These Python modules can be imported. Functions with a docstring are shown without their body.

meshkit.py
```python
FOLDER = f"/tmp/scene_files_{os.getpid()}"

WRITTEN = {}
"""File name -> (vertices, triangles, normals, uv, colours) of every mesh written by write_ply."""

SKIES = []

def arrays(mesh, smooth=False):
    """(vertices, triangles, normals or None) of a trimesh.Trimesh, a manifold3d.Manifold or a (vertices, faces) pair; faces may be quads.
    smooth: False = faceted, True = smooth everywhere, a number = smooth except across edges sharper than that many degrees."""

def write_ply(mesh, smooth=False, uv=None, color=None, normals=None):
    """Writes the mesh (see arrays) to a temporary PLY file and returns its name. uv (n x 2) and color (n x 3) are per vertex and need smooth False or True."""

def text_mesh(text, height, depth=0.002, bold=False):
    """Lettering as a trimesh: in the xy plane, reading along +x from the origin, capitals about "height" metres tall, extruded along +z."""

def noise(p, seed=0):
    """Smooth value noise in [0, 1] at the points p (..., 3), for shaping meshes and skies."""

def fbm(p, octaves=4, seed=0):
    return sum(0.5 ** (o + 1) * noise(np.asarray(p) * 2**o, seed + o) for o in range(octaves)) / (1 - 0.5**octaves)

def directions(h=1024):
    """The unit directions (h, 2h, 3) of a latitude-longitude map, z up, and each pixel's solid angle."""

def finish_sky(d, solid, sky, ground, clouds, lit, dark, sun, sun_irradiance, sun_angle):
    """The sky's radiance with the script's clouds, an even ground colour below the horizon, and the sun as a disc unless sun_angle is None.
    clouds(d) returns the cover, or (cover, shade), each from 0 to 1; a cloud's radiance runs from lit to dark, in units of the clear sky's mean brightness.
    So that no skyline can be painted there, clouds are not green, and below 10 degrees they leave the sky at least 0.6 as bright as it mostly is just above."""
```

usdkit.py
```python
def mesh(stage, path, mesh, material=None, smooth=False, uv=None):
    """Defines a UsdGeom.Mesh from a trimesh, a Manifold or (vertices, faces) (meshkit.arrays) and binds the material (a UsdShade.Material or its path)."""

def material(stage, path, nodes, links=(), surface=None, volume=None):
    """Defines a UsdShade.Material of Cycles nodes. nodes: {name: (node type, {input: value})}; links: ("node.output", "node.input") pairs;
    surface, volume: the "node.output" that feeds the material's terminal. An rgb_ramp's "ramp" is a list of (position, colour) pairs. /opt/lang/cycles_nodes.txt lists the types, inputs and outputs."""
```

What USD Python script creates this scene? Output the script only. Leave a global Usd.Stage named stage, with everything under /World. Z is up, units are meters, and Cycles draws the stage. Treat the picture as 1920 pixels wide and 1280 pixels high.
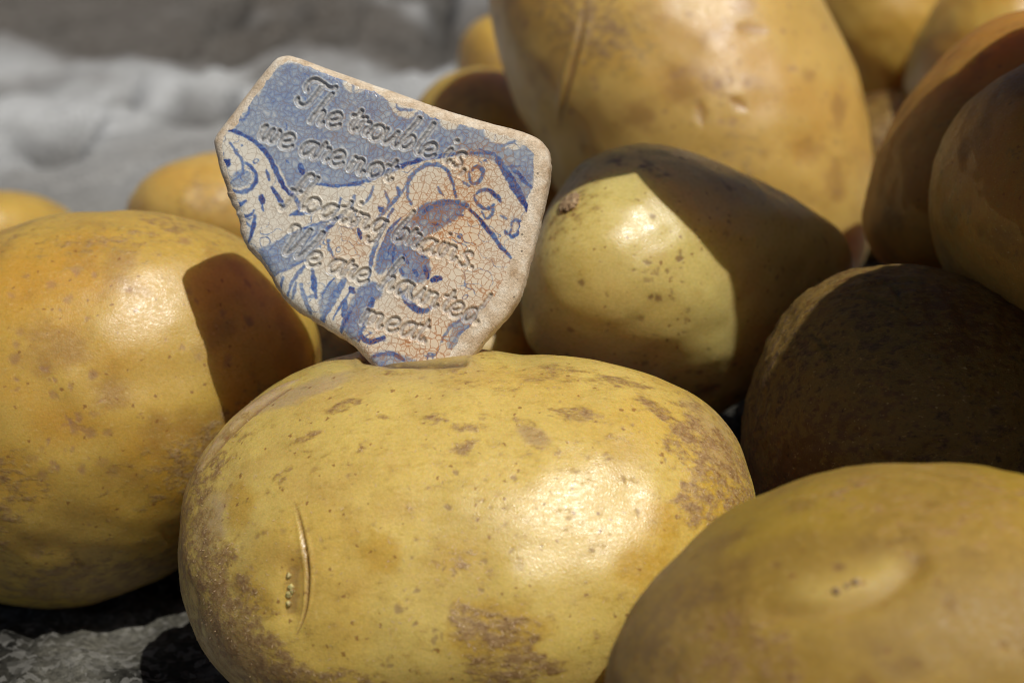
import math, numpy as np, trimesh, usdkit, meshkit
from pxr import Usd, UsdGeom, UsdLux, UsdShade, Gf, Sdf, Vt
from scipy.interpolate import PchipInterpolator, CubicSpline
from scipy.ndimage import gaussian_filter1d
from scipy.spatial import cKDTree
from shapely.geometry import Polygon, Point
from shapely import contains_xy, make_valid

stage = Usd.Stage.CreateInMemory()
UsdGeom.SetStageUpAxis(stage, UsdGeom.Tokens.z)
UsdGeom.SetStageMetersPerUnit(stage, 1.0)
UsdGeom.Xform.Define(stage, '/World')

# ------------------------------------------------------------------ camera, sky, sun
PITCH = math.radians(20.0)
H = 0.131
FPX = 3200.0                      # focal length in photo pixels (1920 wide)
EXPOSURE = -0.30
SKY = 0.05
SUN_I = 1.25
FSTOP = 20.0
FOCUS = 0.232
SUN_CAM = np.array([0.455, 1.08, 1.0])      # right, up, back (towards the camera)

cp, sp = math.cos(PITCH), math.sin(PITCH)
RIGHT, FWD, UP = np.array([1.0, 0, 0]), np.array([0, cp, -sp]), np.array([0, sp, cp])
EYE = np.array([0, 0, H])


def to_world(c):
    """camera-frame (right, up, depth) -> world"""
    c = np.asarray(c, float)
    return EYE + c[..., 0:1] * RIGHT + c[..., 1:2] * UP + c[..., 2:3] * FWD


def px3(u, v, Z):
    return np.array([(u - 960) / FPX * Z, (640 - v) / FPX * Z, Z])


cam = UsdGeom.Camera.Define(stage, '/World/camera')
cam.CreateHorizontalApertureAttr(36.0)
cam.CreateVerticalApertureAttr(24.0)
cam.CreateFocalLengthAttr(36.0 * FPX / 1920)
cam.CreateClippingRangeAttr(Gf.Vec2f(0.01, 50))
cam.CreateFStopAttr(FSTOP)
cam.CreateFocusDistanceAttr(FOCUS)
cam.CreateExposureAttr(EXPOSURE)
UsdGeom.Xformable(cam).AddTranslateOp().Set(Gf.Vec3d(*EYE))
UsdGeom.Xformable(cam).AddRotateXOp().Set(90 - math.degrees(PITCH))

S = SUN_CAM[0] * RIGHT + SUN_CAM[1] * UP - SUN_CAM[2] * FWD
S = S / np.linalg.norm(S)
elev, rot = math.asin(S[2]), math.atan2(S[0], S[1])
skym = usdkit.material(stage, '/World/Looks/sky', {
    's': ('sky_texture', {'sky_type': 'single_scattering', 'sun_disc': False, 'sun_elevation': elev, 'sun_rotation': rot, 'air_density': .8, 'aerosol_density': 2.0}),
    'b': ('background_shader', {'strength': SKY})}, [('s.color', 'b.color')], surface='b.background')
dome = UsdLux.DomeLight.Define(stage, '/World/sky')
UsdShade.MaterialBindingAPI.Apply(dome.GetPrim()).Bind(skym)
dome.GetPrim().SetCustomDataByKey('kind', 'structure')
sun = UsdLux.DistantLight.Define(stage, '/World/sun')
sun.CreateIntensityAttr(SUN_I)
sun.CreateNormalizeAttr(True)
sun.CreateAngleAttr(0.53)
sun.CreateColorAttr(Gf.Vec3f(1.0, 0.965, 0.90))
q = Gf.Rotation(Gf.Vec3d(0, 0, 1), Gf.Vec3d(*S))
UsdGeom.Xformable(sun).AddOrientOp().Set(Gf.Quatf(q.GetQuat()))

# ------------------------------------------------------------------ helpers
names = {}


def numbered(path):
    k = names.get(path, -1) + 1
    names[path] = k
    return path if k == 0 else f'{path}_{k:03d}'


def tag(prim, label=None, category=None, group=None, kind=None):
    for k, v in (('label', label), ('category', category), ('group', group), ('kind', kind)):
        if v:
            prim.SetCustomDataByKey(k, v)
    return prim


def thing(name, label, category, group=None, loc=(0, 0, 0)):
    x = UsdGeom.Xform.Define(stage, numbered('/World/' + name))
    x.AddTranslateOp().Set(Gf.Vec3d(*map(float, loc)))
    return tag(x.GetPrim(), label, category, group)


def put(name, v, f, mat, parent=None, loc=(0, 0, 0), colors=None, floats=None, normals=True, own_xform=False):
    """one Mesh prim; v in world metres, stored relative to loc"""
    base = str(parent.GetPath()) if parent is not None else '/World'
    path = numbered(base + '/' + name)
    v = np.asarray(v, float) - np.asarray(loc)
    m = usdkit.mesh(stage, path, (v, np.asarray(f)), mat, smooth=normals)
    if parent is None or own_xform:
        m.AddTranslateOp().Set(Gf.Vec3d(*map(float, loc)))
    api = UsdGeom.PrimvarsAPI(m)
    if colors is not None:
        api.CreatePrimvar('skin', Sdf.ValueTypeNames.Color3fArray, 'vertex').Set(Vt.Vec3fArray.FromNumpy(np.clip(colors, 0, 1).astype(np.float32)))
    for k, a in (floats or {}).items():
        api.CreatePrimvar(k, Sdf.ValueTypeNames.FloatArray, 'vertex').Set(Vt.FloatArray.FromNumpy(np.asarray(a, np.float32)))
    return m.GetPrim()


def sstep(a, b, x):
    t = np.clip((np.asarray(x, float) - a) / (b - a), 0, 1)
    return t * t * (3 - 2 * t)


def mixc(c, d, t):
    return c * (1 - t[:, None]) + np.asarray(d)[None, :] * t[:, None]


def fbm(p, o=3, seed=0):
    return meshkit.fbm(p, o, seed)


def spline(pts, n=10, closed=False):
    p = np.asarray(pts, float)
    if len(p) < 3:
        return p
    d = np.r_[0, np.cumsum(np.maximum(np.hypot(*np.diff(p, axis=0).T), 1e-6) ** .5)]
    return CubicSpline(d, p)(np.linspace(0, d[-1], n * (len(p) - 1) + 1))


def dist_poly(P, line):
    """distance of 2-D points P to a polyline and the arc fraction of the nearest point"""
    line = np.asarray(line, float)
    if len(line) == 1:
        return np.hypot(*(P - line[0]).T), np.zeros(len(P))
    best, at = np.full(len(P), 1e9), np.zeros(len(P))
    n = len(line) - 1
    for i in range(n):
        a, b = line[i], line[i + 1]
        ab = b - a
        t = np.clip(((P - a) @ ab) / max(ab @ ab, 1e-12), 0, 1)
        d = np.hypot(*(P - a - t[:, None] * ab).T)
        k = d < best
        best[k], at[k] = d[k], (i + t[k]) / n
    return best, at


def near_poly(P, line, reach):
    """as dist_poly, for points within reach only (others 1e9)"""
    line = np.asarray(line, float)
    lo, hi = line.min(0) - reach, line.max(0) + reach
    k = np.nonzero(((P >= lo) & (P <= hi)).all(1))[0]
    d, t = np.full(len(P), 1e9), np.zeros(len(P))
    if len(k):
        d[k], t[k] = dist_poly(P[k], line)
    return d, t


# ------------------------------------------------------------------ materials
def skin_material(name, gloss=1.0, sss=0.30, bump=1.0, dark=(.17, .082, .022), pale=(.36, .225, .09), flecks=1.0):
    return usdkit.material(stage, '/World/Looks/' + name, {
        'co': ('texture_coordinate', {}),
        'at': ('attribute', {'attribute': 'skin'}),
        'ar': ('attribute', {'attribute': 'rough'}),
        'as': ('attribute', {'attribute': 'scurf'}),
        'st': ('mapping', {'scale': (.62, 1.0, 1.1)}),
        'pv': ('voronoi_texture', {'feature': 'f1', 'scale': 600.0, 'randomness': 1.0}),
        'pw': ('vector_math', {'math_type': 'multiply_add', 'vector2': (.0012, .0012, .0012)}),
        'pc': ('separate_color', {}),
        'pz': ('math', {'math_type': 'multiply_add', 'value2': .20, 'value3': .015}),
        'pd': ('math', {'math_type': 'subtract'}),
        'pf': ('map_range', {'from_min': .0, 'from_max': -.05, 'to_min': 0.0, 'to_max': .72, 'clamp': True}),
        'pm': ('mix_color', {'b': (dark[0] * 1.15, dark[1] * .95, dark[2] * .8)}),
        'n1': ('noise_texture', {'scale': 2600.0, 'detail': 3.0, 'roughness': .6}),
        'n2': ('noise_texture', {'scale': 600.0, 'detail': 2.0, 'roughness': .5}),
        'n3': ('noise_texture', {'scale': 620.0, 'detail': 6.0, 'roughness': .68}),
        'n4': ('noise_texture', {'scale': 1900.0, 'detail': 4.0, 'roughness': .7}),
        'n5': ('noise_texture', {'scale': 240.0, 'detail': 3.0}),
        'r1': ('map_range', {'from_min': .3, 'from_max': .7, 'to_min': .90, 'to_max': 1.10, 'clamp': True}),
        'mx': ('mix_color', {'blend_type': 'multiply', 'fac': 1.0, 'use_clamp': False}),
        'sv': ('math', {'math_type': 'multiply_add', 'value2': 2.6 * flecks, 'value3': -1.3 * flecks}),
        'sa': ('math', {'math_type': 'add'}),
        'sf': ('map_range', {'from_min': .30, 'from_max': .72, 'to_min': 0.0, 'to_max': .92, 'clamp': True}),
        'sc': ('rgb_ramp', {'ramp': [(.36, dark), (.52, tuple(.5 * (x + y) for x, y in zip(dark, pale))), (.66, pale)]}),
        'of': ('map_range', {'from_min': .0, 'from_max': .55, 'to_min': 0.0, 'to_max': .62 * flecks, 'clamp': True}),
        'om': ('mix_color', {'b': tuple(.55 * x + .45 * y for x, y in zip(dark, (.62, .42, .05)))}),
        'ff': ('map_range', {'from_min': .60, 'from_max': .72, 'to_min': 0.0, 'to_max': .45, 'clamp': True}),
        'fm': ('mix_color', {'b': (.62, .46, .20)}),
        'cm': ('mix_color', {}),
        'rr': ('math', {'math_type': 'multiply_add', 'value2': .22}),
        'rn': ('map_range', {'from_min': .35, 'from_max': .65, 'to_min': -.15, 'to_max': .13, 'clamp': True}),
        'rs': ('math', {'math_type': 'add'}),
        'n6': ('noise_texture', {'scale': 4200.0, 'detail': 2.0, 'roughness': .6}),
        'b1': ('bump', {'strength': 0.6 * bump, 'distance': 0.00009}),
        'b2': ('bump', {'strength': 0.30 * bump, 'distance': 0.00011}),
        'b3': ('bump', {'strength': 0.5 * bump, 'distance': 0.00011}),
        'p': ('principled_bsdf', {'subsurface_weight': sss, 'subsurface_scale': .0042, 'subsurface_radius': (1.0, .42, .08), 'specular_ior_level': .35 + .35 * gloss, 'subsurface_method': 'random_walk'}),
    }, [('co.object', 'st.vector'), ('co.object', 'n1.vector'), ('co.object', 'n2.vector'), ('st.vector', 'n3.vector'), ('st.vector', 'n4.vector'), ('n1.fac', 'r1.value'), ('at.color', 'mx.a'), ('r1.result', 'mx.b'),
        ('n3.fac', 'sv.value1'), ('sv.value', 'sa.value1'), ('as.fac', 'sa.value2'), ('sa.value', 'sf.value'), ('n4.fac', 'sc.fac'), ('sa.value', 'of.value'), ('of.result', 'om.fac'), ('mx.result', 'om.a'), ('n4.fac', 'ff.value'), ('ff.result', 'fm.fac'), ('om.result', 'fm.a'), ('n4.color', 'pw.vector1'), ('co.object', 'pw.vector3'), ('pw.vector', 'pv.vector'), ('pv.color', 'pc.color'), ('pc.r', 'pz.value1'), ('pv.distance', 'pd.value1'), ('pz.value', 'pd.value2'), ('pd.value', 'pf.value'), ('pf.result', 'pm.fac'), ('fm.result', 'pm.a'), ('pm.result', 'cm.a'), ('sc.color', 'cm.b'), ('sf.result', 'cm.fac'), ('cm.result', 'p.base_color'),
        ('sf.result', 'rr.value1'), ('ar.fac', 'rr.value3'), ('n4.fac', 'rn.value'), ('rr.value', 'rs.value1'), ('rn.result', 'rs.value2'), ('rs.value', 'p.roughness'),
        ('n2.fac', 'b2.height'), ('co.object', 'n6.vector'), ('n6.fac', 'b1.height'), ('sf.result', 'b3.height'), ('b2.normal', 'b1.normal'), ('b1.normal', 'b3.normal'), ('b3.normal', 'p.normal')], surface='p.BSDF')


M_SKIN = skin_material('potato_skin')
M_DULL = skin_material('dull_skin', .0, .3)
M_RUSSET = skin_material('rough_skin', .0, .05, 1.7, (.04, .02, .008), (.17, .095, .045))  # rough brown skin, its browns darkened further for the shade it lies in
M_FLAKE = usdkit.material(stage, '/World/Looks/flake', {'p': ('principled_bsdf', {'base_color': (.55, .38, .21), 'roughness': .55, 'subsurface_weight': 0.0})}, surface='p.BSDF')
M_BUD = usdkit.material(stage, '/World/Looks/bud', {
    'co': ('texture_coordinate', {}), 'n': ('noise_texture', {'scale': 1500.0, 'detail': 3.0}), 'r': ('rgb_ramp', {'ramp': [(.38, (.22, .13, .04)), (.60, (.58, .44, .16))]}),
    'p': ('principled_bsdf', {'roughness': .5, 'subsurface_weight': .2, 'subsurface_scale': .001})}, [('co.object', 'n.vector'), ('n.fac', 'r.fac'), ('r.color', 'p.base_color')], surface='p.BSDF')
M_CORK = usdkit.material(stage, '/World/Looks/cork', {
    'co': ('texture_coordinate', {}), 'n': ('noise_texture', {'scale': 1300.0, 'detail': 4.0}), 'r': ('rgb_ramp', {'ramp': [(.3, (.12, .06, .025)), (.55, (.34, .22, .11)), (.7, (.55, .42, .26))]}),
    'b': ('bump', {'strength': .8, 'distance': .0005}),
    'p': ('principled_bsdf', {'roughness': .75})}, [('co.object', 'n.vector'), ('n.fac', 'r.fac'), ('r.color', 'p.base_color'), ('n.fac', 'b.height'), ('b.normal', 'p.normal')], surface='p.BSDF')

M_GLAZE = usdkit.material(stage, '/World/Looks/glaze', {
    'co': ('texture_coordinate', {}),
    'wn': ('noise_texture', {'scale': 650.0, 'detail': 2.0}),
    'ws': ('vector_math', {'math_type': 'scale', 'scale': .0011}),
    'wa': ('vector_math', {'math_type': 'add'}),
    'v1': ('voronoi_texture', {'feature': 'distance_to_edge', 'scale': 1120.0, 'randomness': 1.0}),
    'v2': ('voronoi_texture', {'feature': 'distance_to_edge', 'scale': 1750.0, 'randomness': 1.0}),
    'c1': ('map_range', {'from_min': .02, 'from_max': .085, 'to_min': 1.0, 'to_max': 0.0, 'clamp': True}),
    'c2': ('map_range', {'from_min': .02, 'from_max': .085, 'to_min': .75, 'to_max': 0.0, 'clamp': True}),
    'mk': ('noise_texture', {'scale': 160.0, 'detail': 2.0}),
    'mr': ('map_range', {'from_min': .42, 'from_max': .58, 'to_min': 0.0, 'to_max': 1.0, 'clamp': True}),
    'c2m': ('math', {'math_type': 'multiply'}),
    'cm': ('math', {'math_type': 'maximum'}),
    'ab': ('attribute', {'attribute': 'blue'}),
    'ast': ('attribute', {'attribute': 'stain'}),
    'ag': ('attribute', {'attribute': 'groove'}),
    'gn': ('noise_texture', {'scale': 3000.0, 'detail': 3.0}),
    'gr': ('map_range', {'from_min': .3, 'from_max': .7, 'to_min': -.14, 'to_max': .14, 'clamp': True}),
    'ba': ('math', {'math_type': 'multiply'}),
    'bb': ('math', {'math_type': 'add', 'use_clamp': True}),
    'rb': ('rgb_ramp', {'ramp': [(0, (.64, .60, .51)), (.12, (.57, .56, .52)), (.42, (.285, .335, .405)), (.7, (.10, .17, .37)), (1.0, (.018, .04, .20))]}),
    'sw': ('mix_color', {'blend_type': 'multiply', 'b': (1.0, .84, .68)}),
    'cc': ('mix_color', {'a': (.27, .20, .13), 'b': (.40, .16, .05)}),
    'cd': ('mix_color', {'blend_type': 'multiply', 'b': (.62, .62, .68)}),
    'cf': ('math', {'math_type': 'multiply'}),
    'ck': ('map_range', {'from_min': 0.0, 'from_max': 1.0, 'to_min': .38, 'to_max': .92, 'clamp': True}),
    'fin': ('mix_color', {}),
    'gv': ('mix_color', {'b': (.33, .31, .285)}),
    'cl': ('map_range', {'from_min': .12, 'from_max': .42, 'to_min': .05, 'to_max': -.13, 'clamp': True}),
    'bm': ('math', {'math_type': 'multiply'}),
    'bs': ('math', {'math_type': 'multiply', 'value2': 2.2, 'use_clamp': True}),
    'bc': ('math', {'math_type': 'add', 'use_clamp': True}),
    'bh': ('math', {'math_type': 'multiply', 'value2': -1.0}),
    'bp': ('bump', {'strength': .3, 'distance': .00004}),
    'bg': ('bump', {'strength': .35, 'distance': .00010}),
    'gro': ('math', {'math_type': 'multiply_add', 'value2': .34, 'value3': .24}),
    'p': ('principled_bsdf', {'specular_ior_level': .5}),
}, [('co.object', 'wn.vector'), ('wn.color', 'ws.vector1'), ('co.object', 'wa.vector1'), ('ws.vector', 'wa.vector2'), ('wa.vector', 'v1.vector'), ('wa.vector', 'v2.vector'),
    ('v1.distance', 'c1.value'), ('v2.distance', 'c2.value'), ('co.object', 'mk.vector'), ('mk.fac', 'mr.value'), ('c2.result', 'c2m.value1'), ('mr.result', 'c2m.value2'), ('c1.result', 'cm.value1'), ('c2m.value', 'cm.value2'),
    ('co.object', 'gn.vector'), ('gn.fac', 'gr.value'), ('ab.fac', 'ba.value1'), ('gr.result', 'ba.value2'), ('ab.fac', 'bb.value1'), ('ba.value', 'bb.value2'), ('v1.distance', 'cl.value'), ('ab.fac', 'bs.value1'), ('cl.result', 'bm.value1'), ('bs.value', 'bm.value2'), ('bb.value', 'bc.value1'), ('bm.value', 'bc.value2'), ('bc.value', 'rb.fac'),
    ('rb.color', 'sw.a'), ('ast.fac', 'sw.fac'), ('ast.fac', 'cc.fac'), ('cc.result', 'cd.a'), ('ab.fac', 'cd.fac'), ('ast.fac', 'ck.value'), ('cm.value', 'cf.value1'), ('ck.result', 'cf.value2'),
    ('sw.result', 'fin.a'), ('cd.result', 'fin.b'), ('cf.value', 'fin.fac'), ('fin.result', 'gv.a'), ('ag.fac', 'gv.fac'), ('gv.result', 'p.base_color'), ('ag.fac', 'gro.value1'), ('gro.value', 'p.roughness'),
    ('cm.value', 'bh.value1'), ('bh.value', 'bp.height'), ('gn.fac', 'bg.height'), ('bp.normal', 'bg.normal'), ('bg.normal', 'p.normal')], surface='p.BSDF')

M_CLAY = usdkit.material(stage, '/World/Looks/clay_body', {
    'co': ('texture_coordinate', {}), 'n': ('noise_texture', {'scale': 420.0, 'detail': 5.0, 'roughness': .65}), 'g': ('noise_texture', {'scale': 3600.0, 'detail': 3.0, 'roughness': .7}),
    'r': ('rgb_ramp', {'ramp': [(.3, (.42, .29, .17)), (.5, (.62, .50, .36)), (.68, (.74, .66, .54))]}),
    's': ('voronoi_texture', {'scale': 620.0, 'feature': 'f1'}), 'sr': ('map_range', {'from_min': .05, 'from_max': .13, 'to_min': .25, 'to_max': 1.0, 'clamp': True}),
    'm': ('mix_color', {'blend_type': 'multiply', 'fac': 1.0}), 'gm': ('map_range', {'from_min': .3, 'from_max': .7, 'to_min': .75, 'to_max': 1.2, 'clamp': True}), 'm2': ('mix_color', {'blend_type': 'multiply', 'fac': 1.0, 'use_clamp': False}),
    'b': ('bump', {'strength': .7, 'distance': .00025}),
    'p': ('principled_bsdf', {'roughness': .7})},
    [('co.object', 'n.vector'), ('co.object', 'g.vector'), ('co.object', 's.vector'), ('n.fac', 'r.fac'), ('s.distance', 'sr.value'), ('r.color', 'm.a'), ('sr.result', 'm.b'), ('g.fac', 'gm.value'), ('m.result', 'm2.a'), ('gm.result', 'm2.b'), ('m2.result', 'p.base_color'),
     ('g.fac', 'b.height'), ('b.normal', 'p.normal')], surface='p.BSDF')

M_STONE = usdkit.material(stage, '/World/Looks/stone', {
    'co': ('texture_coordinate', {}), 'at': ('attribute', {'attribute': 'skin'}), 'g': ('noise_texture', {'scale': 900.0, 'detail': 5.0, 'roughness': .7}), 'gm': ('map_range', {'from_min': .3, 'from_max': .7, 'to_min': .4, 'to_max': 1.7, 'clamp': True}),
    'm': ('mix_color', {'blend_type': 'multiply', 'fac': 1.0, 'use_clamp': False}), 'kv': ('voronoi_texture', {'feature': 'f1', 'scale': 820.0}), 'kw': ('vector_math', {'math_type': 'multiply_add', 'vector2': (.0022, .0022, .0022)}), 'kn': ('noise_texture', {'scale': 700.0, 'detail': 3.0}), 'ks': ('separate_color', {}), 'kr': ('map_range', {'from_min': .5, 'from_max': 1.0, 'to_min': 0.0, 'to_max': .42, 'clamp': True}), 'km': ('mix_color', {'b': (.30, .29, .265)}), 'b': ('bump', {'strength': .9, 'distance': .0022}),
    'p': ('principled_bsdf', {'roughness': .95, 'specular_ior_level': .15, 'diffuse_roughness': .6})},
    [('co.object', 'g.vector'), ('g.fac', 'gm.value'), ('at.color', 'm.a'), ('gm.result', 'm.b'), ('co.object', 'kn.vector'), ('kn.color', 'kw.vector1'), ('co.object', 'kw.vector3'), ('kw.vector', 'kv.vector'), ('kv.color', 'ks.color'), ('ks.r', 'kr.value'), ('kr.result', 'km.fac'), ('m.result', 'km.a'), ('km.result', 'p.base_color'), ('g.fac', 'b.height'), ('b.normal', 'p.normal')], surface='p.BSDF')

# ------------------------------------------------------------------ the setting: stone ground and the brown rock behind
def grid_faces(nr, nc, wrap=False):
    i, j = np.meshgrid(np.arange(nr - 1), np.arange(nc if wrap else nc - 1), indexing='ij')
    a = i * nc + j
    b = i * nc + (j + 1) % nc
    return np.vstack([np.stack([a, b, b + nc], -1).reshape(-1, 3), np.stack([a, b + nc, a + nc], -1).reshape(-1, 3)])


def build_ground():
    ys = np.r_[np.linspace(-.25, .12, 40)[:-1], np.linspace(.12, .36, 220)[:-1], np.geomspace(.36, 3.0, 200)]
    t = np.linspace(-1, 1, 400)
    xs = np.sign(t) * (.32 * np.abs(t) + 1.3 * np.abs(t) ** 4)
    X, Y = np.meshgrid(xs, ys)
    p = np.stack([X.ravel(), Y.ravel(), np.zeros(X.size)], -1)
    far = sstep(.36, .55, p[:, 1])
    z = (fbm(p * 30, 4, 3) - .5) * .006 * (1 - far) + (fbm(p * 220, 3, 5) - .5) * .0035 - np.abs(fbm(p * 130, 3, 7) - .5) * .007 * (1 - far)
    big = fbm(p * np.array([11, 7, 9]), 4, 11)
    z += far * ((big - .5) * .020 + (fbm(p * np.array([75, 50, 9]), 4, 13) - .5) * .010)
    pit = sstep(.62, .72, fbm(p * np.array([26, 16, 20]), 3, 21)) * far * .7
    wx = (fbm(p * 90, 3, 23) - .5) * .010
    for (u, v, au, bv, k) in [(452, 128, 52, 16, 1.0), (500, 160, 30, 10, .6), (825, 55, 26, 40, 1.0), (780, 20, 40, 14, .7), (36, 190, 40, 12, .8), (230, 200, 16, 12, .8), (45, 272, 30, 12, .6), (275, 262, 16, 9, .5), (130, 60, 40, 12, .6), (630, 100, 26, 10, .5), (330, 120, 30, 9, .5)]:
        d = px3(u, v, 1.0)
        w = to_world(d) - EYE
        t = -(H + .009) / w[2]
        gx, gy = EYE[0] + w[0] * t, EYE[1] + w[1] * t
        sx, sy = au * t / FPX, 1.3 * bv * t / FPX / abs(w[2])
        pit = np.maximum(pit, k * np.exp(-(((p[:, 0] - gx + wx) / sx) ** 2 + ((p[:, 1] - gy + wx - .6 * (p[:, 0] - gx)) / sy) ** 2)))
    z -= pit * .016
    z -= .0015 + .0065 * np.exp(-(((p[:, 0] + .062) / .04) ** 2 + ((p[:, 1] - .26) / .035) ** 2))
    # colour: dark weathered stone near, pale grey further away, with brown stains and pits painted black for shade
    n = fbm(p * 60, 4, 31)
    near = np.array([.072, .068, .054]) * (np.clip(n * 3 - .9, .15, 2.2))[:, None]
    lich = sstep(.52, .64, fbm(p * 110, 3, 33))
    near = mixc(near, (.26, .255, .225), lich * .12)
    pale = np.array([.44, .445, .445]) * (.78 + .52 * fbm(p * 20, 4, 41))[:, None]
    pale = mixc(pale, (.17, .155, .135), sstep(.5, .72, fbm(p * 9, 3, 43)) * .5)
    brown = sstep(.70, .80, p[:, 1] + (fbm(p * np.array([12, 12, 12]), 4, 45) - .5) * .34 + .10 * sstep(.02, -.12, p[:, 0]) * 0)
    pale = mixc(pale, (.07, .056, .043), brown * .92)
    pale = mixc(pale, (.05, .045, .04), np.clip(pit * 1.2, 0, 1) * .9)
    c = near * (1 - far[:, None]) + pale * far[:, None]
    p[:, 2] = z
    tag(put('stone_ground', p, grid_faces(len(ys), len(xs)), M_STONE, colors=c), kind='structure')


build_ground()

# ------------------------------------------------------------------ potatoes
TONES = {  # smooth skin, warm patch, scurf
    'cream': ((.56, .415, .125), (.53, .33, .06), (.33, .20, .075)),
    'yellow': ((.56, .40, .10), (.52, .305, .035), (.33, .20, .075)),
    'deep': ((.475, .30, .056), (.45, .235, .025), (.32, .18, .07)),
    'peach': ((.50, .315, .075), (.46, .24, .033), (.34, .18, .085)),
    'olive': ((.26, .158, .025), (.32, .205, .015), (.27, .17, .085)),
    'shaded_russet': ((.11, .052, .013), (.10, .043, .008), (.17, .105, .06)),  # brown skin, darkened further to stand in for deep shade
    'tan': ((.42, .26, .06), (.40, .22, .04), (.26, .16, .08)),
    'shaded_tan': ((.38, .175, .026), (.36, .15, .016), (.26, .16, .08)),  # tan skin with the shade of the right side put into its colour
}


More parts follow.
